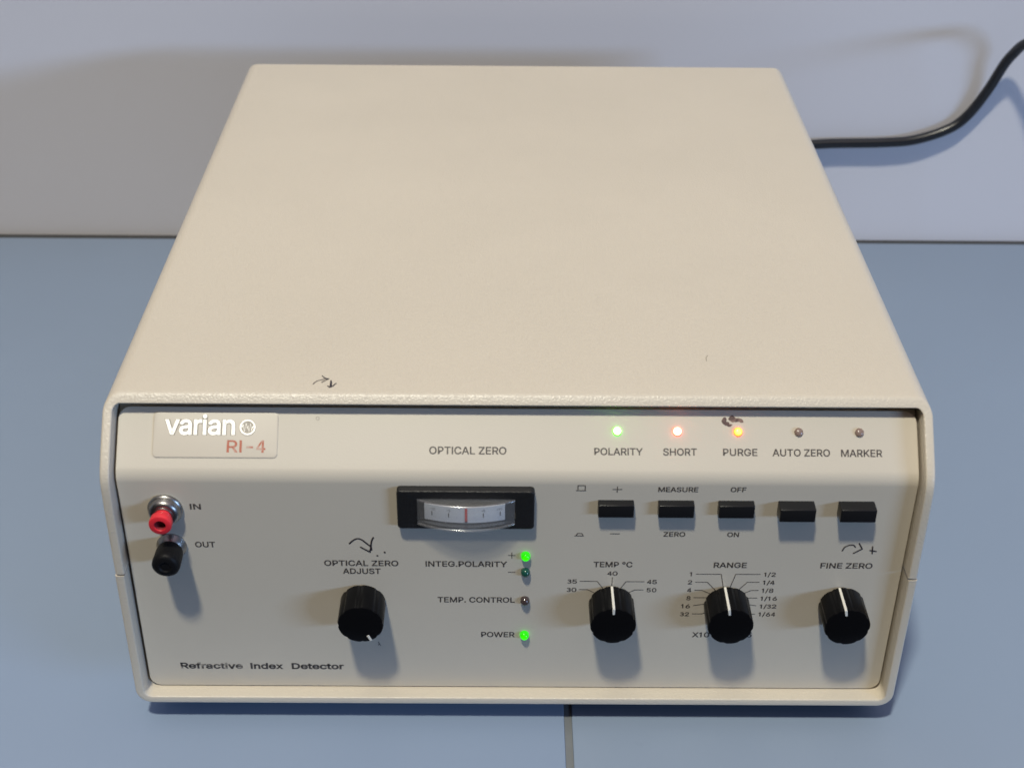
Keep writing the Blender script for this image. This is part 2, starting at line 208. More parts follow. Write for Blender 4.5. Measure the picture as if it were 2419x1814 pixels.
# outlines of a plain grotesque alphabet: advance, then closed loops of x, y in thousandths
GLYPHS = {" ":[188,[]],"+":[453,[[198,34,198,364,255,364,255,34],[62,172,62,226,391,226,391,172]]],"-":[453,[[337,244,337,188,114,188,114,244]]],".":[188,[[86,-4,70,3,57,16,50,32,50,50,57,66,70,79,86,86,104,86,121,79,134,66,138,59,141,41,138,24,134,16,121,3,104,-4]]],"/":[249,[[235,533,71,-76,14,-76,178,533]]],"0":[453,[[227,-7,199,-5,174,1,151,11,130,24,111,41,95,62,80,86,69,113,60,144,53,178,49,214,48,254,49,294,53,330,60,364,69,395,81,422,95,446,112,467,130,484,151,498,174,508,200,514,227,516,254,514,279,508,302,498,323,484,342,467,358,446,372,422,384,395,393,364,400,330,404,294,405,254,404,214,400,178,393,144,384,113,373,86,358,62,342,41,323,24,302,11,279,1,254,-5],[227,50,245,51,261,56,276,63,290,74,303,87,313,103,322,122,330,144,336,168,340,194,343,223,344,254,343,285,340,314,336,341,330,365,322,386,313,405,303,422,290,435,276,446,261,453,245,458,227,460,209,458,192,453,177,446,163,435,151,422,140,405,131,386,123,365,117,341,113,314,110,285,109,254,110,223,113,194,117,168,123,144,131,122,140,103,151,87,163,74,177,63,192,56,209,51]]],"1":[330,[[132,0,132,405,52,357,52,425,140,509,198,509,198,0]]],"2":[453,[[64,0,64,48,234,229,282,282,299,305,311,327,318,348,320,360,320,385,313,408,308,419,293,436,284,443,262,454,237,459,224,460,209,459,184,453,162,441,145,424,139,414,130,390,127,362,66,362,67,384,71,405,77,424,86,442,98,459,111,473,126,486,143,496,162,505,182,511,203,514,225,516,247,514,268,511,288,505,306,497,322,486,337,474,350,461,361,445,370,428,376,411,380,392,381,372,378,345,371,318,365,304,348,274,306,223,288,202,153,60,153,57,389,57,389,0]]],"3":[330,[[37,420,50,446,71,472,99,491,131,503,165,507,199,503,231,491,259,472,280,446,294,416,299,383,294,350,280,320,259,294,231,275,205,265,154,237,126,287,179,317,204,326,220,337,231,351,239,367,241,383,239,399,231,415,220,429,204,440,185,447,165,449,145,447,126,440,110,429,99,415,90,396],[143,291,189,286,226,275,259,255,286,227,305,194,313,157,312,119,300,83,278,51,249,26,214,9,176,1,137,2,100,13,67,33,40,61,23,91,74,119,86,95,103,79,123,66,147,59,171,58,195,63,217,74,235,89,248,108,255,129,256,151,251,173,240,193,223,209,203,222,179,229,137,233]]],"4":[340,[[205,0,205,118,18,118,18,180,192,509,266,509,266,176,322,176,322,118,266,118,266,0],[205,176,205,430,76,176]]],"5":[453,[[221,-7,199,-6,178,-2,158,3,140,11,123,21,108,32,94,45,83,60,73,76,66,93,62,111,60,130,122,130,127,108,138,89,145,80,163,66,173,60,196,52,208,50,236,51,264,58,276,64,288,72,307,92,314,104,320,118,327,146,328,162,327,178,320,208,314,221,306,233,297,244,286,254,275,262,248,273,233,276,218,277,192,275,156,264,136,252,128,246,67,253,96,509,366,509,366,452,151,452,134,302,155,315,178,325,190,329,216,333,229,334,246,333,263,330,279,326,294,321,308,314,321,306,334,296,345,285,355,273,364,260,372,246,379,231,388,199,391,163,390,139,385,117,378,96,369,76,357,57,343,41,327,27,309,15,289,6,268,-1,245,-6]]],"6":[453,[[226,-7,203,-6,182,-2,161,5,142,15,125,26,109,40,96,56,84,74,75,94,69,115,65,138,64,180,73,219,80,239,89,261,102,285,118,311,137,340,252,509,322,509,151,261,145,261,165,288,196,307,224,314,257,313,278,309,298,303,316,295,332,284,346,271,359,256,370,240,378,221,384,202,388,180,389,157,388,134,384,112,377,92,368,73,356,55,343,40,327,26,310,14,291,5,271,-2,249,-6],[226,48,241,49,267,56,289,70,299,79,314,101,320,114,327,142,327,173,320,201,307,225,299,235,279,252,267,258,254,262,226,265,198,262,186,258,174,252,153,235,138,214,132,201,128,188,125,158,128,128,132,114,145,90,153,80,163,70,186,56,198,52,212,49]]],"7":[453,[[97,0,323,448,323,452,62,452,62,509,391,509,391,449,165,0]]],"8":[453,[[226,-7,201,-6,178,-2,156,3,136,11,117,21,100,33,86,47,74,62,64,78,57,96,53,115,52,135,55,166,59,181,65,195,72,208,90,231,101,241,125,256,153,265,135,273,119,282,105,293,93,308,83,324,76,342,72,360,70,380,72,399,75,417,82,434,90,450,114,477,129,488,146,498,164,506,184,511,204,514,226,516,248,514,269,511,288,506,306,498,323,488,337,477,350,464,361,450,370,434,377,417,380,399,382,380,380,361,376,342,369,324,359,308,347,294,333,282,318,273,300,267,327,256,340,249,351,241,362,231,372,220,380,208,387,195,393,181,400,151,401,135,399,115,395,96,388,78,378,62,366,47,352,33,335,21,317,11,296,3,275,-2,251,-6],[226,49,258,52,272,55,285,60,296,66,316,82,329,102,336,126,337,139,336,152,329,177,322,189,305,208,295,216,283,223,256,232,226,235,196,232,169,223,157,216,138,199,130,189,119,165,116,152,115,139,116,126,123,102,136,82,156,66,167,60,180,55,194,52],[240,290,252,292,274,300,293,313,307,330,316,352,319,376,316,400,313,410,308,420,294,437,275,450,252,457,226,460,200,457,177,450,167,444,151,429,139,410,134,388,133,376,136,352,139,341,151,321,168,306,178,300,200,292,213,290]]],"9":[453,[[226,516,249,514,271,510,291,503,310,494,328,482,343,468,356,452,368,434,377,414,384,393,388,371,389,347,388,328,385,309,380,290,373,270,363,248,350,224,334,197,315,168,200,0,130,0,302,248,307,248,288,221,257,202,238,196,218,195,196,196,175,200,155,206,137,214,121,225,106,238,94,252,83,269,74,287,68,307,65,329,64,352,65,375,69,397,75,417,85,436,96,454,110,469,125,483,142,494,162,504,182,510,203,514],[226,460,198,457,174,446,163,438,145,419,138,407,128,381,125,352,128,322,138,296,145,284,163,265,174,257,186,251,198,247,212,244,226,243,240,244,267,251,279,257,299,273,314,295,320,308,327,335,327,366,320,394,307,419,290,438,279,446,254,457]]],"A":[480,[[16,0,201,509,276,509,463,0,395,0,287,302,264,372,232,478,245,478,213,371,190,302,85,0],[110,142,110,199,370,199,370,142]]],"C":[510,[[267,-7,235,-5,205,1,177,11,150,25,126,42,104,63,86,88,70,115,57,146,48,179,42,215,40,254,42,293,48,329,57,362,70,393,86,421,104,445,126,466,150,484,177,498,205,508,235,514,267,516,305,513,323,509,357,498,373,490,388,481,402,471,415,460,427,447,438,433,448,418,456,402,463,385,469,367,473,348,408,348,401,373,396,384,375,413,348,435,327,445,304,452,267,456,244,454,223,450,203,442,184,432,166,419,150,403,137,385,125,364,116,340,109,314,105,285,103,254,105,223,109,194,116,168,125,145,137,124,151,105,166,89,184,76,203,66,223,59,245,54,280,53,304,57,327,64,348,74,375,96,389,114,396,125,405,148,408,160,473,160,469,142,463,124,456,107,448,91,428,62,416,49,388,28,373,19,357,11,341,5,305,-4]]],"D":[502,[[219,0,96,0,96,57,215,57,244,58,272,63,296,70,318,81,337,94,354,110,368,128,379,149,388,172,394,198,398,226,399,255,398,285,394,312,388,337,379,360,368,381,354,400,338,415,320,428,298,438,275,446,249,450,221,452,93,452,93,509,225,509,261,507,294,501,325,492,352,478,377,462,399,441,418,418,433,391,446,361,454,329,460,293,462,255,460,217,454,181,446,149,433,119,418,92,398,68,376,48,351,31,322,17,290,8,256,2],[125,509,125,0,60,0,60,509]]],"E":[419,[[60,0,60,509,372,509,372,452,125,452,125,286,355,286,355,229,125,229,125,57,375,57,375,0]]],"F":[410,[[60,0,60,509,369,509,369,452,125,452,125,278,346,278,346,221,125,221,125,0]]],"G":[520,[[269,-7,236,-5,205,1,176,11,149,25,125,43,104,64,85,88,69,116,56,146,48,180,42,215,40,254,42,293,48,329,56,362,69,393,85,421,104,445,125,466,149,484,175,498,203,508,233,514,265,516,285,515,322,509,340,504,358,497,374,489,389,480,416,458,428,445,439,431,458,401,470,367,474,349,408,349,399,372,387,393,365,420,347,434,326,444,304,452,265,456,243,454,222,450,202,443,183,432,166,419,150,404,137,385,125,364,116,340,109,314,105,285,103,254,105,223,109,194,116,168,125,145,137,124,151,105,166,90,184,76,204,66,224,59,246,54,269,53,290,54,328,63,345,71,360,81,374,93,386,107,396,123,404,141,410,160,414,180,415,202,434,199,283,199,283,256,478,256,478,200,476,170,471,141,463,115,451,91,436,69,419,50,399,33,377,19,352,8,326,0,298,-5]]],"H":[517,[[60,0,60,509,125,509,125,289,392,289,392,509,457,509,457,0,392,0,392,232,125,232,125,0]]],"I":[185,[[60,0,60,509,125,509,125,0]]],"J":[396,[[185,-7,153,-4,124,3,98,15,76,33,57,55,44,81,36,111,33,145,33,173,98,173,98,145,99,124,104,104,111,88,122,74,134,64,149,56,166,51,185,50,204,51,220,56,235,64,248,74,258,88,266,104,270,124,272,145,272,509,336,509,336,145,334,111,326,81,313,55,294,33,272,15,246,3,217,-4]]],"K":[467,[[104,145,104,216,139,261,174,303,212,344,364,509,448,509,231,276,228,276],[60,0,60,509,125,509,125,334,124,225,125,193,125,0],[372,0,188,259,228,309,449,0]]],"L":[393,[[60,0,60,509,125,509,125,57,361,57,361,0]]],"M":[628,[[60,0,60,509,152,509,277,187,287,159,299,123,322,49,307,49,342,158,352,187,476,509,568,509,568,0,504,0,504,327,507,457,513,457,498,409,482,363,456,291,342,0,286,0,170,291,159,321,112,457,119,457,122,328,122,0]]],"N":[523,[[60,0,60,509,136,509,343,183,363,151,388,107,414,55,405,54,401,108,399,157,399,509,463,509,463,0,387,0,202,290,177,331,148,381,108,452,119,454,122,384,125,291,125,0]]],"O":[533,[[267,-7,235,-5,205,1,177,11,150,25,126,42,105,63,86,88,70,115,57,146,48,179,42,215,40,254,42,293,48,329,57,362,70,393,86,421,105,445,126,466,150,484,177,498,205,508,235,514,267,516,299,514,329,508,357,498,384,484,408,466,429,445,448,421,464,393,477,362,486,329,491,293,493,254,491,215,486,179,477,146,464,115,448,88,429,63,408,42,384,25,357,11,329,1,299,-5],[267,53,289,54,310,59,330,66,349,76,367,89,383,104,396,123,408,144,418,168,425,194,429,223,430,254,429,286,425,314,418,341,408,365,396,386,383,404,367,420,349,433,330,443,310,450,289,454,267,456,245,454,223,450,203,443,184,433,167,420,151,404,137,386,125,364,116,340,109,314,105,285,103,254,105,223,109,194,116,168,125,144,137,123,151,105,167,89,184,76,203,66,223,59,245,54]]],"P":[445,[[60,0,60,509,235,509,263,507,289,503,312,497,332,487,350,476,366,462,379,447,390,430,398,411,404,391,408,370,409,348,408,325,404,304,398,284,390,265,379,248,366,232,350,219,332,207,312,198,289,191,263,187,235,186,109,186,109,242,232,242,252,243,269,246,284,250,297,256,318,272,326,282,333,294,342,319,344,333,344,362,342,376,333,402,326,413,308,431,297,438,284,444,268,449,251,451,232,452,125,452,125,0]]],"R":[449,[[100,509,236,509,264,507,290,504,313,497,333,489,351,478,367,465,380,450,390,433,399,415,405,395,408,374,409,352,408,330,405,309,399,290,390,271,380,255,367,240,351,228,333,217,312,209,289,202,264,199,236,198,96,198,96,255,234,255,269,258,298,267,309,273,319,281,334,300,339,312,344,338,345,352,342,380,339,393,334,405,319,425,298,440,269,449,252,451,233,452,100,452],[60,0,60,509,125,509,125,0],[353,0,228,225,303,229,428,0]]],"S":[447,[[224,-9,197,-8,172,-4,149,1,128,9,108,19,91,31,76,45,64,60,54,77,46,96,41,115,38,137,104,137,110,110,116,98,123,88,142,71,154,64,180,54,208,50,224,49,257,52,272,55,299,66,321,82,330,92,342,114,346,139,345,151,338,171,325,186,307,199,296,204,245,222,184,239,154,249,128,260,105,274,86,289,71,306,60,326,54,348,52,372,53,393,58,413,65,431,75,448,88,463,102,476,119,488,138,498,158,505,180,511,203,514,227,516,252,514,275,511,296,505,316,498,334,488,351,476,365,463,377,449,387,432,394,415,399,397,401,378,337,378,334,396,326,412,316,426,302,437,286,447,267,453,247,457,209,458,194,456,167,448,145,435,136,427,123,408,118,398,115,376,116,363,119,352,124,342,139,326,158,313,169,308,212,293,264,279,312,264,336,252,359,238,379,220,394,198,401,185,405,171,408,155,407,118,403,99,396,81,386,64,374,48,360,34,343,21,323,11,302,2,278,-4,252,-8]]],"T":[449,[[32,452,32,509,417,509,417,452,257,452,257,0,193,0,193,452]]],"U":[517,[[259,-8,230,-7,202,-2,177,5,154,15,133,28,114,43,98,60,85,80,74,101,66,124,62,148,60,173,60,509,124,509,124,178,125,160,128,144,134,128,141,113,150,99,160,87,173,77,187,68,203,61,220,56,239,53,259,52,279,53,298,56,315,61,331,68,345,77,357,87,368,99,377,113,384,128,389,144,392,160,393,178,393,509,457,509,457,173,456,148,451,124,443,101,433,80,419,60,403,43,384,28,363,15,340,5,315,-2,288,-7]]],"W":[686,[[155,0,16,509,82,509,163,196,176,145,187,94,197,40,189,40,200,94,211,145,224,196,306,509,380,509,462,196,486,94,497,40,488,40,499,94,510,145,603,509,670,509,530,0,455,0,368,323,351,391,336,475,350,475,335,395,318,323,230,0]]],"X":[474,[[18,0,217,284,217,236,29,509,104,509,178,400,204,361,224,329,243,292,232,292,252,329,272,361,298,400,374,509,446,509,259,239,259,287,456,0,382,0,292,129,268,165,230,231,244,231,225,196,182,129,92,0]]],"Y":[472,[[204,0,204,208,16,509,91,509,192,344,222,292,250,230,224,230,251,293,280,344,381,509,455,509,268,208,268,0]]],"Z":[438,[[42,0,42,46,274,385,306,430,341,476,348,454,285,452,40,452,40,509,397,509,397,462,169,129,134,81,97,33,90,54,152,56,214,57,400,57,400,0]]],"a":[389,[[142,-8,110,-1,94,5,80,12,57,32,40,58,35,73,32,90,30,108,31,124,34,138,43,161,50,171,67,187,89,199,125,211,178,220,234,227,265,235,276,255,273,278,267,297,256,311,240,322,220,329,196,331,170,329,149,322,118,301,100,274,41,291,48,308,57,322,67,335,78,346,91,356,104,364,118,370,148,379,179,384,194,384,239,379,263,372,286,360,296,353,315,333,329,306,333,290,336,272,337,251,337,0,276,0,276,52,272,52,252,25,236,12,215,1,190,-6,176,-8],[170,45,187,46,216,53,239,66,257,83,269,104,275,126,276,138,276,190,260,182,231,176,200,171,176,168,134,159,117,150,103,139,95,124,92,105,94,87,102,72,121,56,139,49]]],"c":[396,[[182,-7,159,-2,137,6,117,16,98,30,82,46,68,64,56,85,46,108,40,133,36,159,34,187,36,216,40,243,46,268,56,291,68,312,82,330,98,346,117,360,137,371,159,378,182,383,221,384,234,383,260,377,284,368,305,356,315,349,332,332,347,312,358,289,362,277,303,262,290,289,270,311,242,325,207,330,189,329,173,325,158,319,145,310,134,300,115,274,108,258,103,242,99,224,97,206,96,187,99,151,108,117,115,102,124,88,134,76,145,66,158,57,173,51,189,48,207,46,243,52,271,66,292,89,304,117,363,102,354,78,341,56,334,46,316,29,296,14,261,-1,221,-8]]],"d":[424,[[195,-8,172,-7,151,-2,130,5,112,16,94,29,79,45,66,64,55,84,46,108,39,133,35,160,34,189,35,218,39,245,46,270,55,293,66,313,79,332,95,347,112,360,131,371,151,378,173,383,212,384,228,382,253,373,272,360,287,346,306,319,311,319,311,509,372,509,372,0,313,0,313,59,307,59,287,31,272,17,263,10,240,-2,212,-7],[204,47,221,48,236,51,250,57,263,65,274,75,284,86,292,100,299,115,305,132,309,150,311,169,312,190,311,210,309,229,300,263,293,278,275,302,263,312,251,320,237,325,221,329,204,330,187,329,172,325,157,319,145,311,133,301,124,290,115,276,108,261,103,245,99,227,97,209,96,190,97,170,99,151,103,133,116,101,124,88,134,76,145,66,158,57,172,52,188,48]]],"e":[404,[[212,-8,185,-7,161,-2,138,6,117,16,98,30,82,46,68,64,56,85,46,108,40,132,36,159,34,187,36,215,39,242,46,266,55,290,67,311,81,329,97,346,115,359,135,370,157,378,180,383,221,384,251,379,266,374,280,368,307,352,331,329,341,315,350,299,357,282,363,263,368,242,370,219,371,194,371,169,75,169,75,221,338,221,310,202,307,238,303,254,298,268,291,282,283,294,274,305,262,314,250,321,237,326,222,329,205,330,189,329,173,326,159,321,146,313,135,304,125,294,116,282,109,270,103,256,99,241,96,211,96,178,97,157,100,139,104,122,110,106,118,92,128,80,139,70,151,62,165,55,180,50,195,47,224,46,244,50,263,56,278,66,292,80,302,96,306,106,365,91,360,77,353,63,345,51,335,39,324,29,298,11,282,4,266,-1,249,-5,231,-7]]],"f":[254,[[228,379,228,327,6,327,6,379],[81,0,81,432,84,461,89,474,96,486,113,505,124,513,135,519,148,524,174,529,187,530,222,527,243,521,227,468,215,472,195,474,182,473,162,466,154,460,145,443,142,431,142,0]]],"i":[167,[[53,0,53,379,114,379,114,0],[75,444,60,449,48,461,42,475,42,491,48,506,60,517,75,523,92,523,107,517,119,506,126,491,126,475,119,461,107,449,92,444]]],"n":[410,[[114,0,53,0,53,379,112,379,112,288,102,288,112,312,124,332,137,349,152,362,169,372,187,379,206,383,227,384,246,383,264,380,280,376,295,369,309,360,321,349,332,336,341,321,348,304,353,285,356,264,357,240,357,0,296,0,296,235,295,256,290,275,283,291,273,304,260,315,246,323,229,328,210,329,184,326,161,317,150,311,141,303,126,283,121,271,114,243]]],"o":[415,[[207,-8,182,-7,159,-2,137,6,117,16,98,30,82,46,68,64,56,85,46,108,40,133,36,159,34,187,36,216,40,243,46,268,56,291,68,312,82,330,98,346,117,360,137,371,159,378,182,383,207,384,232,383,256,378,278,371,299,360,317,346,333,330,347,312,359,291,369,268,376,243,380,216,381,187,380,159,376,133,369,108,359,85,347,64,333,46,317,30,299,16,278,6,256,-2,232,-7],[207,46,226,48,242,51,257,57,270,66,282,76,292,88,300,102,307,117,316,151,319,187,318,206,316,224,312,242,307,258,300,274,292,287,282,300,270,310,257,319,242,325,226,329,207,330,189,329,173,325,158,319,145,310,134,300,115,274,108,258,103,242,99,224,97,206,96,187,99,151,108,117,115,102,124,88,134,76,145,66,158,57,173,51,189,48]]],"r":[259,[[53,0,53,379,112,379,112,321,115,321,122,335,130,347,140,358,152,367,166,375,196,384,213,385,243,384,243,322,230,324,207,326,182,323,170,320,159,315,140,301,132,293,120,273,114,250,114,0]]],"t":[227,[[204,379,204,327,6,327,6,379],[65,471,126,471,126,98,128,76,136,61,142,56,159,51,170,50,185,51,202,54,213,2,192,-3,168,-4,145,-2,125,2,107,10,92,21,80,35,72,52,67,71,65,93]]],"v":[389,[[162,0,17,379,84,379,165,155,187,87,206,21,184,21,203,87,224,155,305,379,372,379,226,0]]],"x":[379,[[21,0,171,218,171,171,29,379,100,379,148,306,179,253,207,206,176,206,202,253,233,306,282,379,352,379,209,169,209,214,358,0,287,0,231,85,200,136,173,182,204,182,178,136,148,85,92,0]]],"°":[316,[[158,283,143,284,128,287,100,298,77,316,67,328,59,340,52,353,47,367,44,382,43,397,44,413,47,428,52,442,67,468,77,479,88,489,100,497,114,504,128,509,143,512,158,513,174,512,188,509,202,504,216,497,228,489,239,479,249,468,264,442,269,428,272,413,273,397,272,382,269,367,264,353,257,340,249,328,239,316,216,298,188,287,174,284],[158,334,190,343,213,366,220,381,222,397,220,414,213,430,190,453,167,461,150,461,134,457,126,453,103,430,95,406,95,397,103,366,126,343,142,336]]]}

# ------------------------------------------------------------------ setting
wall = link('wall', bevel_box(-2.2, 2.2, .40473, .52, -.75, 1.7), M_wall); tag(wall, 'pale painted wall behind the worktop', kind='structure')
def worktop(x0, x1):
    return link('table', bevel_box(x0, x1, -.038, .3998, -.03, 0, .0006, 2), M_table)
t1 = worktop(-1.6, .0186); tag(t1, 'blue grey worktop to the left of the joint strip', kind='structure')
t2 = worktop(.0214, 1.8); tag(t2, 'blue grey worktop to the right of the joint strip', kind='structure')
js = link('joint_strip', bevel_box(.0186, .0214, -.038, .3998, -.028, -.0004), M_joint); tag(js, 'dark grey strip filling the joint between two worktops', kind='structure')
cl = link('gap_shade_strip', bevel_box(-1.6, 1.8, 0.3999, .4046, -.03, -.0003), M_shade_fill); tag(cl, 'dark strip painted as the shade in the gap between worktop and wall', kind='structure')  # solid near-black strip stands in for the shade inside the gap

# ------------------------------------------------------------------ instrument body
HW, H, D, ZB = .140, .13416, .33665, .0102
YT, ZK = .02032, .11229          # set-back of the top lip, height of the front bend
KS = YT / (H - ZK)
def yfront(z):
    r = .0035
    d = z - ZK
    return KS * (d + math.sqrt(d * d + r * r)) / 2 - KS * .0001
root = bpy.data.objects.new('laboratory_detector', None); COL.objects.link(root); root.location = BASE
root.empty_display_size = .05
tag(root, 'beige bench-top laboratory detector with knobs, meter and indicator lamps on its front', 'lab instrument')
NEG = -BASE

def section(inset, zlo, zhi, side_pts=46, r0=.0057):
    """rounded rectangle of the case, walked from the left seam over the top to the right seam, or under the bottom"""
    hw, top, bot = HW - inset, H - inset, ZB + inset
    if inset > .0025: top = H - inset * .93
    r = max(r0 - inset, .0022)
    pts = []
    if zhi is None:      # upper half
        for i in range(side_pts): pts.append((-hw, zlo + (top - r - zlo) * i / side_pts))
        for k in range(11):
            a = math.pi - k * math.pi / 20; pts.append((-hw + r + r * math.cos(a), top - r + r * math.sin(a)))
        for i in range(1, 24): pts.append((-hw + r + (2 * hw - 2 * r) * i / 24, top))
        pts += [(-x, z) for (x, z) in reversed(pts[:side_pts + 11])]
    else:
        n = 14
        for i in range(n): pts.append((-hw, zhi + (bot + r - zhi) * i / n))
        for k in range(11):
            a = math.pi + k * math.pi / 20; pts.append((-hw + r + r * math.cos(a), bot + r + r * math.sin(a)))
        for i in range(1, 24): pts.append((-hw + r + (2 * hw - 2 * r) * i / 24, bot))
        pts += [(-x, z) for (x, z) in reversed(pts[:n + 11])]
    return pts
TH = .00327
def shell(upper, zs, grow=0):
    rings = []
    def ring(inset, yadd=None, yabs=None, sec=None):
        pts = section(inset - grow, zs, None) if upper else section(inset - grow, None, zs)
        ref = section(0, zs, None) if upper else section(0, None, zs)
        rings.append([Vector((x, yabs if yabs is not None else yfront(z) + yadd, z)) for (x, z) in pts])
    back = D
    bev = .0008
    ring(.004, yabs=back - .0003); ring(.0012, yabs=back); ring(0, yabs=back - .0012)
    for f in (.66, .33): ring(0, yabs=back - (back - .03) * (1 - f))
    ring(0, yadd=.012)
    for k in range(7):
        a = k * math.pi / 12
        ring(bev * (1 - math.cos(a)), yadd=bev * (1 - math.sin(a)))
    ring(TH - .0006, yadd=0)
    for k in range(1, 4):
        a = k * math.pi / 6
        ring(TH - .0006 + .0006 * math.sin(a), yadd=.0006 * (1 - math.cos(a)))
    ring(TH, yadd=.008); ring(TH, yabs=.06); ring(TH, yabs=back - .004)
    n = len(rings[0]); V = [v for r in rings for v in r]; F = []
    m = len(rings)
    for i in range(m - 1):
        for k in range(n - 1): F.append((i * n + k, i * n + k + 1, (i + 1) * n + k + 1, (i + 1) * n + k))
    # closed seam edges and back
    for k in (0, n - 1): F.append(tuple(i * n + k for i in range(m)))
    return mesh(V, F)
ZS = .0712
cover = link('top_cover', shell(True, ZS + .0004), M_shell, root, NEG)
tray = link('bottom_tray', shell(False, ZS - .0005, .00025), M_shell, root, NEG)
link('bounce_blocker', bevel_box(-HW + .006, HW - .006, .002, D - .004, ZB - .0009, ZB - .0003), M_shade_fill, root, NEG)  # unseen dark plate, added to cut light bouncing beneath the case
link('rear_panel', bevel_box(-HW + .004, HW - .004, D - .012, D - .008, ZB + .004, H - .004), M_inner, root, NEG)
foot_me = lathe([(0, .008), (.0006, .0088), (.009, .0095), (.0108, .0095)], 28)
foot_me.transform(Matrix.Rotation(math.radians(-90), 4, 'X'))   # -y -> +z
foot_me.materials.append(M_rubber)
for (x, y) in ((-.105, .045), (.105, .045), (-.105, .29), (.105, .29)):
    f = link('foot', foot_me, M_rubber, root, Vector((x, y, 0)) - BASE)

# front panel: flat lower face, bent back at the top
DP = .00557
BETA = math.atan2(YT, H - ZK); CB, SB = math.cos(BETA), math.sin(BETA)
ZC = .110105
RB = .0075; TL = RB * math.tan(BETA / 2)
def prof_point(s):
    """s = distance along the panel from the crease, negative below"""
    if s < -TL: return (DP, ZC + s, 0.0)
    if s > TL: return (DP + s * SB, ZC + s * CB, BETA)
    a = (s + TL) / (2 * TL) * BETA
    return (DP + RB * (1 - math.cos(a)), ZC - TL + RB * math.sin(a), a)
def panel_mesh(lo=-(ZC - .0138), hi=.0236, w=.1360, rc=.0040, back=0):
    ss = [lo + rc * (1 - math.cos(k * math.pi / 16)) for k in range(8)]
    n = 26
    ss += [lo + rc + (-TL - lo - rc) * k / n for k in range(n)]
    ss += [-TL + 2 * TL * k / 14 for k in range(15)]
    ss += [TL + (hi - rc - TL) * k / 8 for k in range(1, 8)]
    ss += [hi - rc + rc * math.sin(k * math.pi / 16) for k in range(9)]
    V, F = [], []; nx = 24
    rows = []
    for s in ss:
        d = min(s - lo, hi - s)
        hwid = w if d >= rc else w - rc + math.sqrt(max(rc * rc - (rc - d) ** 2, 0))
        rows.append((s, hwid))
    for layer in (0, 1, 2):
        for (s, hwid) in rows:
            y, z, a = prof_point(s)
            th = back + (0, .0003, .0022)[layer]; ins = (.0003, 0, 0)[layer]
            for k in range(nx + 1):
                x = (hwid - ins) * (2 * k / nx - 1)
                V.append((x, y + th * math.cos(a), z - th * math.sin(a)))
    R = len(rows); N = nx + 1
    def idx(l, r, k): return (l * R + r) * N + k
    for r in range(R - 1):
        for k in range(nx):
            F.append((idx(0, r, k), idx(0, r, k + 1), idx(0, r + 1, k + 1), idx(0, r + 1, k)))
            F.append((idx(2, r, k), idx(2, r + 1, k), idx(2, r + 1, k + 1), idx(2, r, k + 1)))
        for k in (0, nx):
            for l in (0, 1): F.append((idx(l, r, k), idx(l, r + 1, k), idx(l + 1, r + 1, k), idx(l + 1, r, k)))
    for r in (0, R - 1):
        for k in range(nx):
            for l in (0, 1): F.append((idx(l, r, k), idx(l, r, k + 1), idx(l + 1, r, k + 1), idx(l + 1, r, k)))
    return mesh(V, F)
panel = link('front_panel', panel_mesh(), M_panel, root, NEG)
link('panel_backing', panel_mesh(-(ZC - .0142), .0300, .1366, .0035, .0030), mat('grey_beige_backing', (.50, .455, .39), .6), root, NEG)
link('chassis', bevel_box(-.1335, .1335, .030, D - .02, .016, .1265), M_inner, root, NEG)

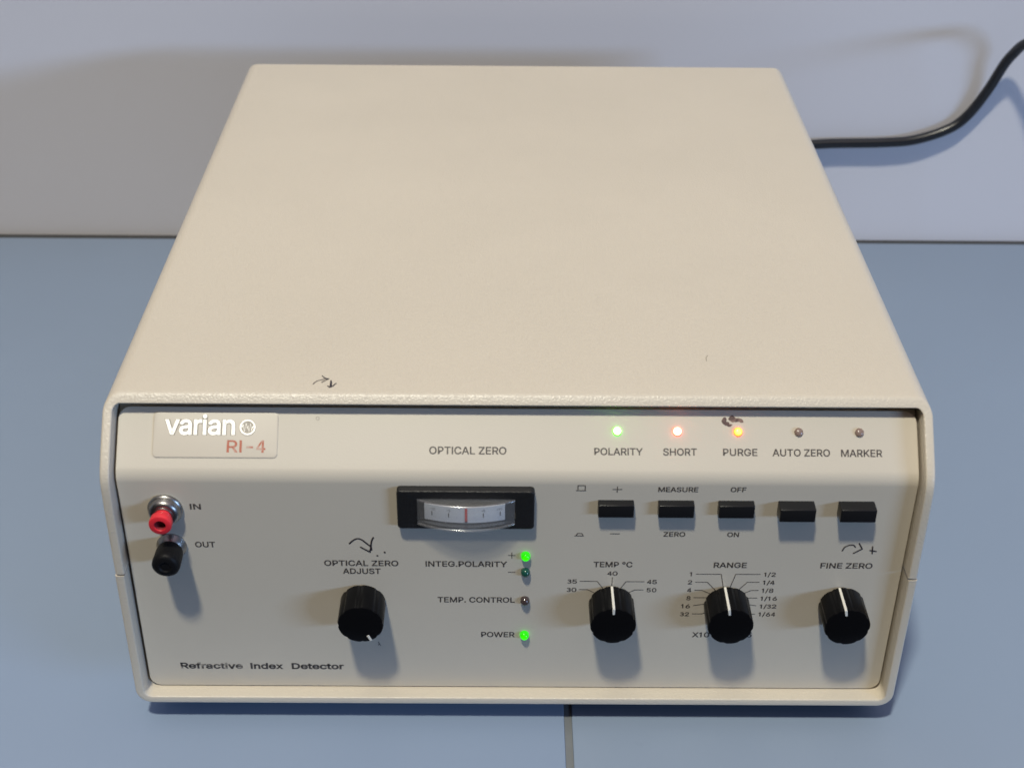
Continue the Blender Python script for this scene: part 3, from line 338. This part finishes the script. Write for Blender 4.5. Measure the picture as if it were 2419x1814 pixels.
# ------------------------------------------------------------------ things printed, drawn or glued on the panel
def place(pt, upper, n):
    """(x, s) in mm on the panel -> world metres, n mm above it"""
    x, s = pt[0] * MM, pt[1] * MM; n *= MM
    if upper: return Vector((x, DP + s * SB - n * CB, ZC + s * CB + n * SB))
    return Vector((x, DP - n, s))
def text_polys(body, w, h, bold=.0, spacing=1.0, ref=None):
    """flat mesh of a word scaled so that capitals are h high and the word w wide, centred, baseline at 0"""
    x = 0; outl = []; groups = []
    def area2(P): return sum(P[i - 1].x * P[i].y - P[i].x * P[i - 1].y for i in range(len(P)))
    def inside(q, P):
        c = False
        for i in range(len(P)):
            a, b = P[i - 1], P[i]
            if (a.y > q.y) != (b.y > q.y) and q.x < (b.x - a.x) * (q.y - a.y) / (b.y - a.y) + a.x: c = not c
        return c
    for ch in body:
        adv, loops = GLYPHS[ch]
        Ls = [[Vector((x + L[2 * i] / 1000, L[2 * i + 1] / 1000)) for i in range(len(L) // 2)] for L in loops]
        outl += Ls
        if Ls:
            sg = max((area2(P) for P in Ls), key=abs)
            outs = [P for P in Ls if area2(P) * sg > 0]
            for P in outs: groups.append([P] + [Q for Q in Ls if area2(Q) * sg < 0 and all(inside(q, P) for q in Q[::3])])
        x += adv / 1000 * spacing
    V, F = [], []
    for gi, grp in enumerate(groups):             # every outer loop filled with its own holes
        cu = bpy.data.curves.new('lettering', 'CURVE'); cu.dimensions = '2D'; cu.fill_mode = 'FRONT'
        for P in grp:
            sp = cu.splines.new('POLY'); sp.points.add(len(P) - 1); sp.use_cyclic_u = True
            for i in range(len(P)): sp.points[i].co = (P[i].x, P[i].y, 0, 1)
        to = bpy.data.objects.new('lettering', cu); COL.objects.link(to)
        dg = bpy.context.evaluated_depsgraph_get(); dg.update()
        m1 = bpy.data.meshes.new_from_object(to.evaluated_get(dg)); b0 = len(V)
        V += [Vector((v.co.x, v.co.y, (gi % 2) * .003 / h)) for v in m1.vertices]; F += [tuple(b0 + k for k in p.vertices) for p in m1.polygons]
        bpy.data.objects.remove(to); bpy.data.curves.remove(cu); bpy.data.meshes.remove(m1)
    me = mesh(V, F, False)
    if bold > 0:                                  # heavier weight: a thin border round every loop
        V = [v.co.copy() for v in me.vertices]; F = [tuple(p.vertices) for p in me.polygons]
        for P in outl:
            n = len(P); b0 = len(V)
            for i in range(n):
                d1 = (P[i] - P[i - 1]).normalized(); d2 = (P[(i + 1) % n] - P[i]).normalized()
                n1, n2 = Vector((-d1.y, d1.x)), Vector((-d2.y, d2.x)); m = n1 + n2
                m = m / max(m.dot(n1), .55) if m.length > .1 else n1
                V += [Vector((*(P[i] + m * bold), .007 / h)), Vector((*(P[i] - m * bold), .007 / h))]
            for i in range(n):
                k = (i + 1) % n; F.append((b0 + 2 * i, b0 + 2 * k, b0 + 2 * k + 1, b0 + 2 * i + 1))
        bpy.data.meshes.remove(me); me = mesh(V, F, False)
    xs = [v.co.x for v in me.vertices]; x0, x1 = min(xs), max(xs)
    cap = CAP + bold * 2 if ref is None else ref
    for v in me.vertices:
        v.co = ((v.co.x - (x0 + x1) / 2) * w / (x1 - x0), (v.co.y + bold) * h / cap, v.co.z * h)
    return me
CAP, XH = .509, .385
def legend(body, cx, base, w, h, upper=False, m=None, bold=.009, parent=None, name='printed_legend', n=.05, spacing=1.0, ref=None, thick=0, label=None):
    me = text_polys(body, w, h, bold, spacing, ref)
    if thick:
        b = bmesh.new(); b.from_mesh(me)
        bmesh.ops.remove_doubles(b, verts=b.verts, dist=1e-5)
        g = bmesh.ops.extrude_face_region(b, geom=b.faces[:])
        for v in [e for e in g['geom'] if isinstance(e, bmesh.types.BMVert)]: v.co.z += thick
        bmesh.ops.recalc_face_normals(b, faces=b.faces); b.to_mesh(me); b.free()
    for v in me.vertices:
        v.co = place((cx + v.co.x, base + v.co.y), upper, n + v.co.z)
    me.materials.clear()
    o = link(name, me, m or M_print, parent or panel, smooth=False)
    o['label'] = label or ('printed "%s"' % body)
    return o
def stroke_geo(pts, w, caps=True):
    """ribbon along (x, s) points; w is one width or one per point"""
    V, F = [], []
    ws = w if isinstance(w, (list, tuple)) else [w] * len(pts)
    P = [Vector(p) for p in pts]
    for i, p in enumerate(P):
        if i == 0: t = (P[1] - p).normalized()
        elif i == len(P) - 1: t = (p - P[-2]).normalized()
        else:
            a, b = (p - P[i - 1]).normalized(), (P[i + 1] - p).normalized(); t = (a + b).normalized()
        k = 1
        if 0 < i < len(P) - 1: k = min(1 / max((p - P[i - 1]).normalized().dot(t), .5), 1.6)
        nrm = Vector((-t.y, t.x)) * ws[i] / 2 * k
        V += [p + nrm, p - nrm]
        if i: F.append((2 * i - 2, 2 * i - 1, 2 * i + 1, 2 * i))
    if caps:
        for (i, sgn) in ((0, -1), (len(P) - 1, 1)):
            t = (P[1] - P[0]).normalized() if i == 0 else (P[-1] - P[-2]).normalized()
            base = math.atan2(t.y, t.x) + (math.pi if sgn < 0 else 0); r = ws[i] / 2
            c0 = len(V); V.append(P[i])
            for k in range(7):
                a = base - math.pi / 2 + k * math.pi / 6; V.append(P[i] + Vector((math.cos(a), math.sin(a))) * r)
            for k in range(6): F.append((c0, c0 + k + 1, c0 + k + 2))
    return V, F
def smooth_pts(pts, n=5):
    out = []
    for i in range(len(pts) - 1):
        p0 = Vector(pts[max(i - 1, 0)]); p1 = Vector(pts[i]); p2 = Vector(pts[i + 1]); p3 = Vector(pts[min(i + 2, len(pts) - 1)])
        for k in range(n):
            t = k / n
            out.append(.5 * ((2 * p1) + (p2 - p0) * t + (2 * p0 - 5 * p1 + 4 * p2 - p3) * t * t + (3 * p1 - p0 - 3 * p2 + p3) * t ** 3))
    out.append(Vector(pts[-1])); return out
def strokes(name, lines, w, m, parent=None, upper=False, n=.05, curved=False, caps=True, put=None, label=None):
    V, F = [], []
    for i, L in enumerate(lines):
        pts = smooth_pts(L) if curved and len(L) > 2 else [Vector(p) for p in L]
        v, f = stroke_geo(pts, w, caps); b = len(V)
        V += [(put(p, n + i * .012) if put else place(p, upper, n + i * .012)) for p in v]; F += [tuple(b + k for k in q) for q in f]
    o = link(name, mesh(V, F, False), m, parent or panel, smooth=False)
    if label: o['label'] = label
    return o

# upper band words
for (b, cx, base, w, h) in [('OPTICAL ZERO', -17.02, 7.9, 26.2, 2.6), ('POLARITY', 34.1, 7.9, 16.5, 2.46), ('SHORT', 54.94, 7.9, 11.45, 2.46),
                            ('PURGE', 75.4, 7.9, 11.7, 2.46), ('AUTO ZERO', 96.13, 7.86, 19.6, 2.48), ('MARKER', 116.68, 7.8, 14.07, 2.5)]:
    legend(b, cx, base, w, h, True, bold=.015)
# lower face words
for (b, cx, base, w, h) in [
    ('IN', -110.3, 96.0, 3.8, 2.38), ('OUT', -108.7, 79.45, 7.0, 2.45), ('OPTICAL ZERO', -54.7, 71.45, 26.1, 2.5), ('ADJUST', -54.7, 67.85, 13.36, 2.5),
    ('MEASURE', 54.57, 104.6, 13.6, 2.05), ('ZERO', 54.56, 85.34, 7.57, 2.02), ('OFF', 75.03, 104.7, 5.36, 2.02), ('ON', 74.95, 85.33, 4.09, 2.01),
    ('INTEG.POLARITY', -17.75, 71.34, 28.74, 2.48), ('TEMP. CONTROL', -14.37, 54.87, 27.6, 2.5), ('POWER', -6.54, 38.38, 12.26, 2.5),
    ('TEMP \u00b0C', 33.88, 71.5, 13.76, 2.45), ('RANGE', 75.19, 71.5, 11.66, 2.42), ('FINE ZERO', 116.15, 71.5, 18.38, 2.46),
    ('X10', 67.3, 38.85, 6.4, 2.38), ('5', 85.0, 38.9, 1.9, 2.38)]:
    legend(b, cx, base, w, h, bold=.017)
for (b, cx, base, w) in [('40', 33.89, 67.7, 3.6), ('35', 19.72, 63.95, 3.45), ('30', 19.62, 60.1, 3.5), ('45', 48.1, 63.95, 3.5), ('50', 48.13, 60.15, 3.5),
                         ('1', 61.6, 67.6, .75), ('2', 61.6, 63.87, 1.5), ('4', 61.58, 60.2, 1.55), ('8', 61.6, 56.5, 1.5), ('16', 60.8, 52.75, 3.2), ('32', 60.7, 48.95, 3.25),
                         ('1/2', 89.6, 67.6, 4.15), ('1/4', 89.55, 63.9, 4.2), ('1/8', 89.55, 60.2, 4.2), ('1/16', 90.33, 56.5, 5.95), ('1/32', 90.45, 52.8, 6.0), ('1/64', 90.4, 49.05, 6.05)]:
    legend(b, cx, base, w, 1.88, bold=.013, name='scale_number')
for (b, cx, w, m, l) in [('Refractive', -112.3, 23.0, M_printw, 'rubbed lettering "Refractive"'), ('Index', -91.95, 12.1, M_print, None), ('Detector', -73.15, 19.3, M_print, None)]:
    legend(b, cx, 22.1, w, 2.95, m=m, bold=.027, label=l)
# plus, minus and push symbols
strokes('printed_symbol', [[(32.16, 105.52), (35.54, 105.52)], [(33.84, 106.8), (33.84, 104.25)]], .30, M_print, caps=False, label='printed plus sign above a button')
strokes('printed_symbol', [[(32.2, 86.4), (35.6, 86.4)]], .30, M_print, caps=False, label='printed minus sign below a button')
strokes('printed_symbol', [[(-3.05, 76.56), (-.5, 76.56)], [(-1.77, 77.85), (-1.77, 75.2)]], .28, M_print, caps=False, label='printed plus sign beside a green lamp')
strokes('printed_symbol', [[(-3.1, 68.95), (-.5, 68.95)]], .28, M_print, caps=False, label='printed minus sign beside a dark lamp')
strokes('printed_symbol', [[(20.45, 104.95), (20.45, 107.05), (22.9, 107.05), (22.9, 104.95)], [(19.8, 104.95), (23.25, 104.95)]], .32, M_print, caps=False, label='printed raised-button symbol')
strokes('printed_symbol', [[(20.45, 85.42), (20.95, 86.5), (22.4, 86.5), (22.85, 85.42)], [(19.9, 85.42), (23.2, 85.42)]], .32, M_print, caps=False, label='printed pressed-button symbol')
# dial lines
for L in [[(22.4, 65), (28.64, 65), (31.2, 61)], [(22.24, 61.2), (25.3, 61.2), (29, 58.9)], [(33.9, 66.85), (33.9, 61)], [(45.3, 64.95), (38.85, 64.95), (36.3, 60.5)], [(45.23, 61.15), (42.18, 61.15), (38.6, 59)]]:
    strokes('dial_line', [L], .27, M_print, caps=False)
for L in [[(63.45, 68.55), (72.35, 68.55), (73.7, 61.9)], [(86.27, 68.6), (77.49, 68.6), (75.9, 62)], [(63.44, 64.87), (67.74, 64.87), (71, 61)], [(86.23, 64.97), (81.94, 64.97), (78.6, 60.7)],
          [(63.43, 61.17), (66.06, 61.17), (69.4, 59.4)], [(86.32, 61.2), (83.62, 61.2), (80.9, 59.6)], [(63.35, 57.68), (68.4, 57.75)], [(86.21, 57.65), (82.3, 57.63)],
          [(63.43, 53.95), (67.6, 54.75)], [(86.16, 54.05), (83.2, 54.55)], [(63.34, 50.07), (66.87, 50.07), (68.2, 50.7)], [(86.16, 50.12), (84.2, 50.0)]]:
    strokes('dial_line', [L], .27, M_print, caps=False)
# pen marks
strokes('pen_arrow', [[(-58.41, 81.42), (-56.8, 83.02), (-55.34, 83.62), (-53.95, 83.04), (-52.59, 81.69), (-50.87, 80.0)],
                      [(-49.93, 84.11), (-50.55, 82.84), (-50.94, 80.56), (-50.8, 78.6)], [(-54.53, 79.86), (-52.74, 78.6), (-51.35, 77.7)],
                      [(-51.0, 80.2), (-51.1, 79.0), (-51.4, 78.2)], [(-48.95, 76.15), (-48.8, 76.1)], [(-46.3, 77.75), (-46.15, 77.55)]], .60, M_pen, curved=True, label='hand drawn curved arrow in black pen above the zero adjust knob')
strokes('pen_arrow', [[(113.77, 79.39), (114.45, 81.03), (115.79, 81.86), (117.38, 81.96), (118.13, 81.1)], [(119.3, 82.71), (120.65, 80.34)], [(120.65, 80.34), (117.86, 78.39)],
                      [(124.15, 81.4), (124.4, 78.3)], [(123.45, 79.7), (125.65, 79.3)]], .50, M_pen, curved=True, label='hand drawn arrow and plus in black pen above the fine zero knob')
strokes('pen_mark', [[(-50.2, 35.7), (-49.9, 34.8), (-50.3, 34.2)], [(-49.9, 34.8), (-49.5, 34.0)]], .25, M_pen, label='tiny pen tick below the zero adjust knob')
def blob(cx, cs, rx, rs, seed):
    rr = random.Random(seed); n = 18; ph = [rr.uniform(0, 6.28) for _ in range(3)]
    return [(cx + rx * math.cos(a) * (1 + .18 * math.sin(2 * a + ph[0]) + .1 * math.sin(3 * a + ph[1])), cs + rs * math.sin(a) * (1 + .18 * math.sin(2 * a + ph[1]) + .08 * math.sin(4 * a + ph[2])))
            for a in [2 * math.pi * k / n for k in range(n)]]
V, F = [], []
for i, (cx, cs, rx, rs) in enumerate([(70.2, 19.9, .85, .9), (71.0, 18.9, .75, .55), (72.0, 18.35, .8, .4), (73.0, 20.6, 1.0, 1.0), (74.6, 20.2, 1.3, .6), (76.0, 19.8, .75, .4)]):
    b = len(V); pts = blob(cx, cs, rx * 1.15, rs * 1.15, i); V += [place(p, True, .05 + .008 * i) for p in pts]; F.append(tuple(range(b, b + len(pts))))
o = link('ink_smear', mesh(V, F, False), M_smear, panel, smooth=False); o['label'] = 'smeared brown ink blots above the purge lamp'
strokes('scuff_mark', [[(-68.2 + .55 * math.cos(a * .5), 19.9 + .6 * math.sin(a * .5)) for a in range(14)]], .14, M_scuff, upper=True, label='faint ring-shaped scuff')
# pen arrows and scuffs on the cover
def on_cover(p, n): return Vector((p[0] * MM, p[1] * MM, H + n * MM))
strokes('pen_arrow', [[(-69.9, 25.9), (-69.0, 27.6), (-67.6, 28.5), (-66.2, 29.0)], [(-67.4, 31.2), (-66.4, 29.9), (-64.9, 29.3)], [(-67.1, 27.0), (-66.2, 28.0), (-64.9, 29.3)], [(-66.8, 30.2), (-66.0, 29.3), (-65.3, 29.3)]], .38,
        M_pen, cover, curved=True, put=on_cover, label='small pen arrow on the cover near its front edge')
strokes('pen_arrow', [[(-64.05, 28.2), (-63.95, 24.3)], [(-64.8, 24.7), (-64.0, 23.8), (-63.2, 24.5), (-62.2, 26.4)], [(-63.85, 27.4), (-63.6, 24.4)]], .48,
        M_pen, cover, curved=False, put=on_cover, label='small pen arrow pointing to the front on the cover')
strokes('scuff_mark', [[(66.1, 42.6), (66.2, 44.6), (66.9, 46.2)]], .30, M_scuff, cover, curved=True, put=on_cover, label='tiny dark nick on the cover')
# name plate
def rrect(x0, x1, s0, s1, r, n=6):
    pts = []
    for (cx, cs, a0) in ((x1 - r, s1 - r, 0), (x0 + r, s1 - r, 90), (x0 + r, s0 + r, 180), (x1 - r, s0 + r, 270)):
        for k in range(n + 1):
            a = math.radians(a0 + 90 * k / n); pts.append((cx + r * math.cos(a), cs + r * math.sin(a)))
    return pts
def slab(outline_fn, levels, upper):
    """levels: (inset, height mm)"""
    V, F = [], []; n = None
    for (ins, hgt) in levels:
        pts = outline_fn(ins); n = len(pts); V += [place(p, upper, hgt) for p in pts]
    for i in range(len(levels) - 1):
        for k in range(n): F.append((i * n + k, i * n + (k + 1) % n, (i + 1) * n + (k + 1) % n, (i + 1) * n + k))
    F.append(tuple((len(levels) - 1) * n + k for k in range(n)))
    return mesh(V, F)
plate = link('nameplate', slab(lambda i: rrect(-123.8 + i, -81.5 - i, 6.2 + i, 21.75 - i, 1.5), [(0, 0), (0, .28), (.12, .36), (.35, .38)], True), M_plate, root, NEG)
legend('varian', -108.0, 13.80, 24.35, 5.6, True, mat('painted_edge_shade', (.30, .27, .23), .5), .040, plate, 'lettering_edge_shade', .40, .95, XH + .08, 0, 'painted shade around the edge of the raised lettering')  # darker under-layer paints the border shading of the raised letters
legend('varian', -108.0, 13.95, 23.9, 5.35, True, M_silver, .018, plate, 'raised_lettering', .45, .95, XH + .036, 0, 'raised silver brand lettering')
legend('RI-4', -92.1, 8.0, 13.1, 4.2, True, M_red, .010, plate, 'printed_legend', .42, 1.0, None, 0, 'flaked red model lettering')
def ring_mesh(cx, cs, ro, ri, h0, h1, n=40):
    V, F = [], []
    for (r, h) in ((ro, h0), (ro, h1), (ri, h1), (ri, h0)):
        for k in range(n):
            a = 2 * math.pi * k / n; V.append(place((cx + r * math.cos(a), cs + r * math.sin(a)), True, h))
    for i in range(3):
        for k in range(n): F.append((i * n + k, i * n + (k + 1) % n, (i + 1) * n + (k + 1) % n, (i + 1) * n + k))
    return mesh(V, F)
link('emblem_disc', slab(lambda i: [(-91.8 + (2.88 - i) * math.cos(k * math.pi / 20), 16.62 + (2.95 - i) * math.sin(k * math.pi / 20)) for k in range(40)], [(0, .36), (.05, .42)], True), mat('emblem_ground', (.42, .375, .31), .5), plate)
em = link('emblem_ring', ring_mesh(-91.8, 16.62, 2.7, 2.12, .37, .62), M_silver, plate)
ex, es = -91.8, 16.6
strokes('emblem_wave', [[(ex - 2.0, es), (ex - 1.5, es + .9), (ex - 1.05, es - 1.35), (ex - .5, es + 1.45), (ex - .1, es - .5), (ex + .15, es + .5), (ex + .5, es - 1.4), (ex + .95, es + 1.3), (ex + 1.35, es - 1.1), (ex + 1.65, es + .2), (ex + 2.1, es + .2)]],
        .34, M_silver, plate, True, .5, caps=False)

# ------------------------------------------------------------------ push buttons
def button_mesh(w, h, out):
    o = out * MM; w *= MM / 2; h *= MM / 2
    me = bevel_box(-w, w, -o, .004, -h, h, .00035, 3)
    for v in me.vertices:                       # slight draft and hollowed face
        if v.co.y < -o * .3:
            v.co.x *= .985; v.co.z *= .97
    return me
bshort, btall = button_mesh(12.4, 5.4, 3.2), button_mesh(12.4, 5.4, 5.1)
for b in (bshort, btall): b.materials.append(M_button)
for i, x in enumerate((33.6, 54.15, 74.7, 95.25, 115.9)):
    link('push_button', bshort if i < 3 else btall, M_button, root, place((x, 98.35), False, 0) - BASE)['label'] = \
        ('black push button under the plus sign', 'black push button under MEASURE', 'black push button under OFF', 'black unmarked push button standing further out', 'outermost black unmarked push button standing further out')[i]

# ------------------------------------------------------------------ indicator lamps
dome = [(-.002, .00152), (.0004, .00152)] + [(.0004 + .0009 * math.sin(a), .00152 * math.cos(a)) for a in [k * math.pi / 20 for k in range(1, 10)]] + [(.0013, .00008)]
dome_tall = [(-.002, .00165), (.0009, .00165)] + [(.0009 + .0016 * math.sin(a), .00165 * math.cos(a)) for a in [k * math.pi / 20 for k in range(1, 10)]] + [(.0025, .00008)]
def lampobj(m, pt, upper, label, prof):
    me = lathe(prof, 28); me.materials.append(m)
    o = link('indicator_lamp', me, m, root, place(pt, upper, 0) - BASE); o['label'] = label
    if upper: o.rotation_euler = (-BETA, 0, 0)
    return o
for (x, m, l) in ((33.67, M_lgreen_hot, 'bright lit green lamp above POLARITY'), (54.1, M_lred_hot, 'bright lit orange red lamp above SHORT'), (74.75, M_lamber, 'lit amber lamp above PURGE'),
                  (95.45, M_offbrown, 'unlit brown lamp above AUTO ZERO'), (116.1, M_offbrown, 'unlit brown lamp above MARKER')):
    lampobj(m, (x, 16.1), True, l, dome)
for (s, m, l) in ((76.7, M_lgreen, 'lit green lamp beside the plus sign'), (69.4, M_offgreen, 'unlit dark green lamp beside the minus sign'),
                  (56.3, M_offgrey, 'unlit smoky lamp beside TEMP. CONTROL'), (39.9, M_lgreen, 'lit green lamp beside POWER')):
    lampobj(m, (3.05, s), False, l, dome_tall)

# ------------------------------------------------------------------ knobs
def flute(a, o):
    n = 8
    t = ((a + math.pi / n) % (2 * math.pi / n)) / (2 * math.pi / n) - .5      # 0 at lobe middle, +-.5 in the groove
    g = max(0, (abs(t) - .31) / .19)
    return 1 - .037 * (math.sin(g * math.pi / 2) ** 2) if o < .0121 else 1 - .037 * (math.sin(g * math.pi / 2) ** 2)
RK = .0082
kn_me = lathe([(.0004, RK * .97), (.0006, RK * .99), (.0120, RK * .985), (.01235, RK * .965), (.01242, RK * .93), (.01246, .001)], 160, flute)
kn_me.materials.append(M_black)
pt_bm = bmesh.new()
for (x0, x1, y0, y1, z0, z1) in ((-.00045, .00045, -.0121, -.0006, RK * .95, RK + .00006), (-.00045, .00045, -.01258, -.0119, RK - .0028, RK * .98)):
    b = bevel_box(x0, x1, y0, y1, z0, z1, .0001, 1); pt_bm.from_mesh(b); bpy.data.meshes.remove(b)
pt_me = bpy.data.meshes.new('mesh'); pt_bm.to_mesh(pt_me); pt_bm.free(); pt_me.materials.append(M_white)
knob0 = link('control_knob', kn_me, M_black, root); ptr0 = link('pointer_line', pt_me, M_white, knob0)
for i, (x, ang, l) in enumerate(((-54.8, 154, 'black fluted knob under OPTICAL ZERO ADJUST, its mark turned downwards'), (34.0, -1, 'black fluted knob of the TEMP scale, pointing to 40'),
                                 (75.3, -8.5, 'black fluted knob of the RANGE scale, pointing to 1'), (116.4, -11, 'black fluted knob under FINE ZERO'))):
    if i == 0: k = knob0
    else:
        k = knob0.copy(); COL.objects.link(k); k.parent = root
        p = ptr0.copy(); COL.objects.link(p); p.parent = k
    k.location = place((x, 55.0), False, 0) - BASE; k.rotation_euler = (0, math.radians(ang), 0); k['label'] = l

# ------------------------------------------------------------------ fluid ports
def at(pt): return place(pt, False, 0) - BASE
fit_me = lathe([(0, .0060), (.0007, .0061), (.0011, .0059), (.0014, .0055), (.0028, .0053), (.0034, .0050), (.0040, .0043), (.0041, .0034), (.0046, .0033), (.0046, .001)], 40)
fit_me.materials.append(M_chrome)
port_in = link('fluid_port', fit_me, M_chrome, root, at((-120.6, 96.2))); port_in['label'] = 'chrome fitting beside IN'
pl = lathe([(.0040, .0020), (.0042, .0029), (.0058, .0027), (.0061, .0034), (.0066, .0038), (.0090, .00392), (.0095, .0037), (.0097, .0033), (.0097, .0021), (.0094, .0019), (.0070, .0018), (.0070, .0002)], 40)
pl.materials.append(M_plugred)
pl.materials.append(M_plughole)
for p in pl.polygons:
    c = p.center
    if math.hypot(c.x, c.z) < .00193 and c.y < -.0069: p.material_index = 1
link('plug', pl, M_plugred, port_in)['label'] = 'red hollow plug'
fit2 = lathe([(0, .0052), (.0007, .0053), (.0011, .0050), (.0022, .0046), (.0030, .0038), (.0034, .0034), (.0034, .001)], 40); fit2.materials.append(M_chrome)
port_out = link('fluid_port', fit2, M_chrome, root, at((-120.3, 80.2))); port_out['label'] = 'chrome fitting beside OUT'
cap_me = lathe([(.0030, .0034), (.0032, .0044), (.0045, .0047), (.0100, .00485), (.0110, .0047), (.0117, .0042), (.0121, .0034), (.0121, .0022), (.0117, .0017), (.0117, .0002)], 40,
               lambda a, o: 1 + .018 * math.sin(3 * a + 1) if o > .004 else 1); cap_me.materials.append(M_rubber)
link('cap', cap_me, M_rubber, port_out)['label'] = 'black rubber cap'

# ------------------------------------------------------------------ panel meter
mx0, mx1, mz0, mz1, MO = -41.1, 5.75, 90.45, 106.55, 3.2
wx0, wx1, wz0, wz1 = -34.3, -.75, 92.6, 103.5
def frame_mesh():
    outer = lambda i: rrect(mx0 + i, mx1 - i, mz0 + i, mz1 - i, 1.3)
    inner = lambda i: rrect(wx0 - i, wx1 + i, wz0 - i, wz1 + i, .35)
    V, F = [], []
    loops = [(outer(0), 0), (outer(0), MO - .55), (outer(.12), MO - .22), (outer(.38), MO - .04), (outer(.7), MO), (inner(0.1), MO), (inner(0), MO - .1), (inner(0), -3.0)]
    n = len(loops[0][0])
    for pts, h in loops: V += [place(p, False, h) for p in pts]
    for i in range(len(loops) - 1):
        for k in range(n): F.append((i * n + k, i * n + (k + 1) % n, (i + 1) * n + (k + 1) % n, (i + 1) * n + k))
    F.append(tuple((len(loops) - 1) * n + k for k in range(n)))
    return mesh(V, F)
meter = link('panel_meter', frame_mesh(), M_meter, root, NEG); meter['label'] = 'black framed edgewise zero meter with a bulging clear window'
# (the front panel is not cut: the meter sits on it, its scale inside the bulging window)
def arc(x, e, c):
    t = (x - (wx0 + wx1) / 2) / ((wx1 - wx0) / 2); return e + (c - e) * (1 - t * t)
def lens_mesh():
    n = 28; V, F = [], []; xs = [wx0 + .15 + (wx1 - wx0 - .3) * k / n for k in range(n + 1)]
    th = 1.0
    A = []
    for x in xs:
        o = arc(x, 3.5, 7.7); i = o - th
        r = .8; bz, tz = wz0 + .2, wz1 - .2  # the bottom edge gets an added ridge, shaped to imitate a transmitted-light glint
        q = [k * math.pi / 10 for k in range(6)]
        prof = [(bz, 2.9)] + [(bz + .45 - .45 * math.cos(a), o + .45 * math.sin(a)) for a in q] + [(bz + .45 + .45 * math.sin(a), o + .45 * math.cos(a)) for a in q[1:]] + [(tz - r + r * math.sin(a), o - r + r * math.cos(a)) for a in q] + [(tz, 2.9),
                (tz - 1, 2.9), (tz - 1, max(i, 2.95)), (bz + 1, max(i, 2.95)), (bz + 1, 2.9)]
        A.append([place((x, z), False, h) for (z, h) in prof])
    m = len(A[0]); V = [v for a in A for v in a]
    for i in range(n):
        for k in range(m): F.append((i * m + k, i * m + (k + 1) % m, (i + 1) * m + (k + 1) % m, (i + 1) * m + k))
    F.append(tuple(range(m))); F.append(tuple(n * m + k for k in range(m)))
    return mesh(V, F)
link('meter_window', lens_mesh(), M_lens, meter)
def strip(x0, x1, z0, z1, e, c, off, n=20, th=.35):
    V, F = [], []
    for k in range(n + 1):
        x = x0 + (x1 - x0) * k / n; h = arc(x, e, c) + off
        V += [place((x, z0), False, h), place((x, z1), False, h), place((x, z1), False, h - th), place((x, z0), False, h - th)]
        if k:
            for j in range(4): F.append((4 * k - 4 + j, 4 * k - 4 + (j + 1) % 4, 4 * k + (j + 1) % 4, 4 * k + j))
    F += [(0, 1, 2, 3), (4 * n, 4 * n + 1, 4 * n + 2, 4 * n + 3)]
    return mesh(V, F)
SE, SCN = 1.3, 4.6
scale = link('meter_scale', strip(-31.8, -4.3, 94.3, 100.9, SE, SCN, 0), M_scale, meter)
link('meter_base', strip(wx0 + .2, wx1 - .2, 92.8, 103.3, .35, .45, 0), mat('meter_interior', (.045, .045, .05), .4), meter)
def on_scale(p, n): return place(p, False, arc(p[0], SE, SCN) + n)
strokes('scale_mark', [[(x, 96.4), (x, 98.2)] for x in (-29.2, -23.45, -11.65, -5.9)], .30, M_print, meter, caps=False, put=on_scale, n=.06)
for (b, x) in (('-10', -29.0), ('-5', -23.5), ('+5', -11.7), ('+10', -6.2)):
    me = text_polys(b, .55 * len(b) + .1, .95, 0)
    for v in me.vertices: v.co = on_scale((x + v.co.x, 98.8 + v.co.y), .06)
    link('scale_number', me, M_print, meter, smooth=False)['label'] = 'tiny printed "%s"' % b
strokes('needle', [[(-17.5, 94.9), (-17.5, 100.6)]], .85, M_redmark, meter, caps=False, put=on_scale, n=.15)
strokes('scale_mark', [[(-18.0, 94.8), (-17.0, 94.8)], [(-17.5, 95.3), (-17.5, 95.6)]], .35, M_print, meter, caps=False, put=on_scale, n=.2)

# ------------------------------------------------------------------ power cord
def tube(pts, r, n=14):
    P = smooth_pts(pts, 8); V, F = [], []
    upv = Vector((0, 0, 1)); prev = None
    for i, p in enumerate(P):
        t = (P[min(i + 1, len(P) - 1)] - P[max(i - 1, 0)]).normalized()
        if prev is None: a = t.cross(upv).normalized()
        else: a = (prev - t * prev.dot(t)).normalized()
        prev = a; b = t.cross(a)
        for k in range(n):
            q = 2 * math.pi * k / n; V.append(p + a * r * math.cos(q) + b * r * math.sin(q))
        if i:
            for k in range(n): F.append(((i - 1) * n + k, (i - 1) * n + (k + 1) % n, i * n + (k + 1) % n, i * n + k))
    F.append(tuple(range(n))); F.append(tuple((len(P) - 1) * n + k for k in range(n)))
    return mesh(V, F)
cord_pts = [(95, 330, 57), (100, 352, 57), (112, 376, 58), (138, 393, 61.5), (175.4, 398.4, 64.9), (215.9, 398.7, 66.2), (234.7, 399.2, 68.0), (252.8, 400.2, 74.1), (262.8, 400.6, 82.3), (271.0, 398.5, 98.4), (276.0, 394.2, 115.4), (279.1, 391.2, 123.2),
            (281.5, 384.7, 130.7), (285.4, 374.7, 136.5), (288.8, 362.7, 141.3), (300.1, 334.7, 145.6), (309, 309.7, 147), (320.5, 274.7, 148), (350, 238, 150), (395, 190, 140), (430, 150, 95), (460, 120, 30), (490, 95, 3.2), (560, 60, 2.8)]
cord = link('power_cord', tube([Vector(p) * MM for p in cord_pts], .0029), M_cord)
tag(cord, 'black power cord looping from behind the instrument along the wall', 'power cord')
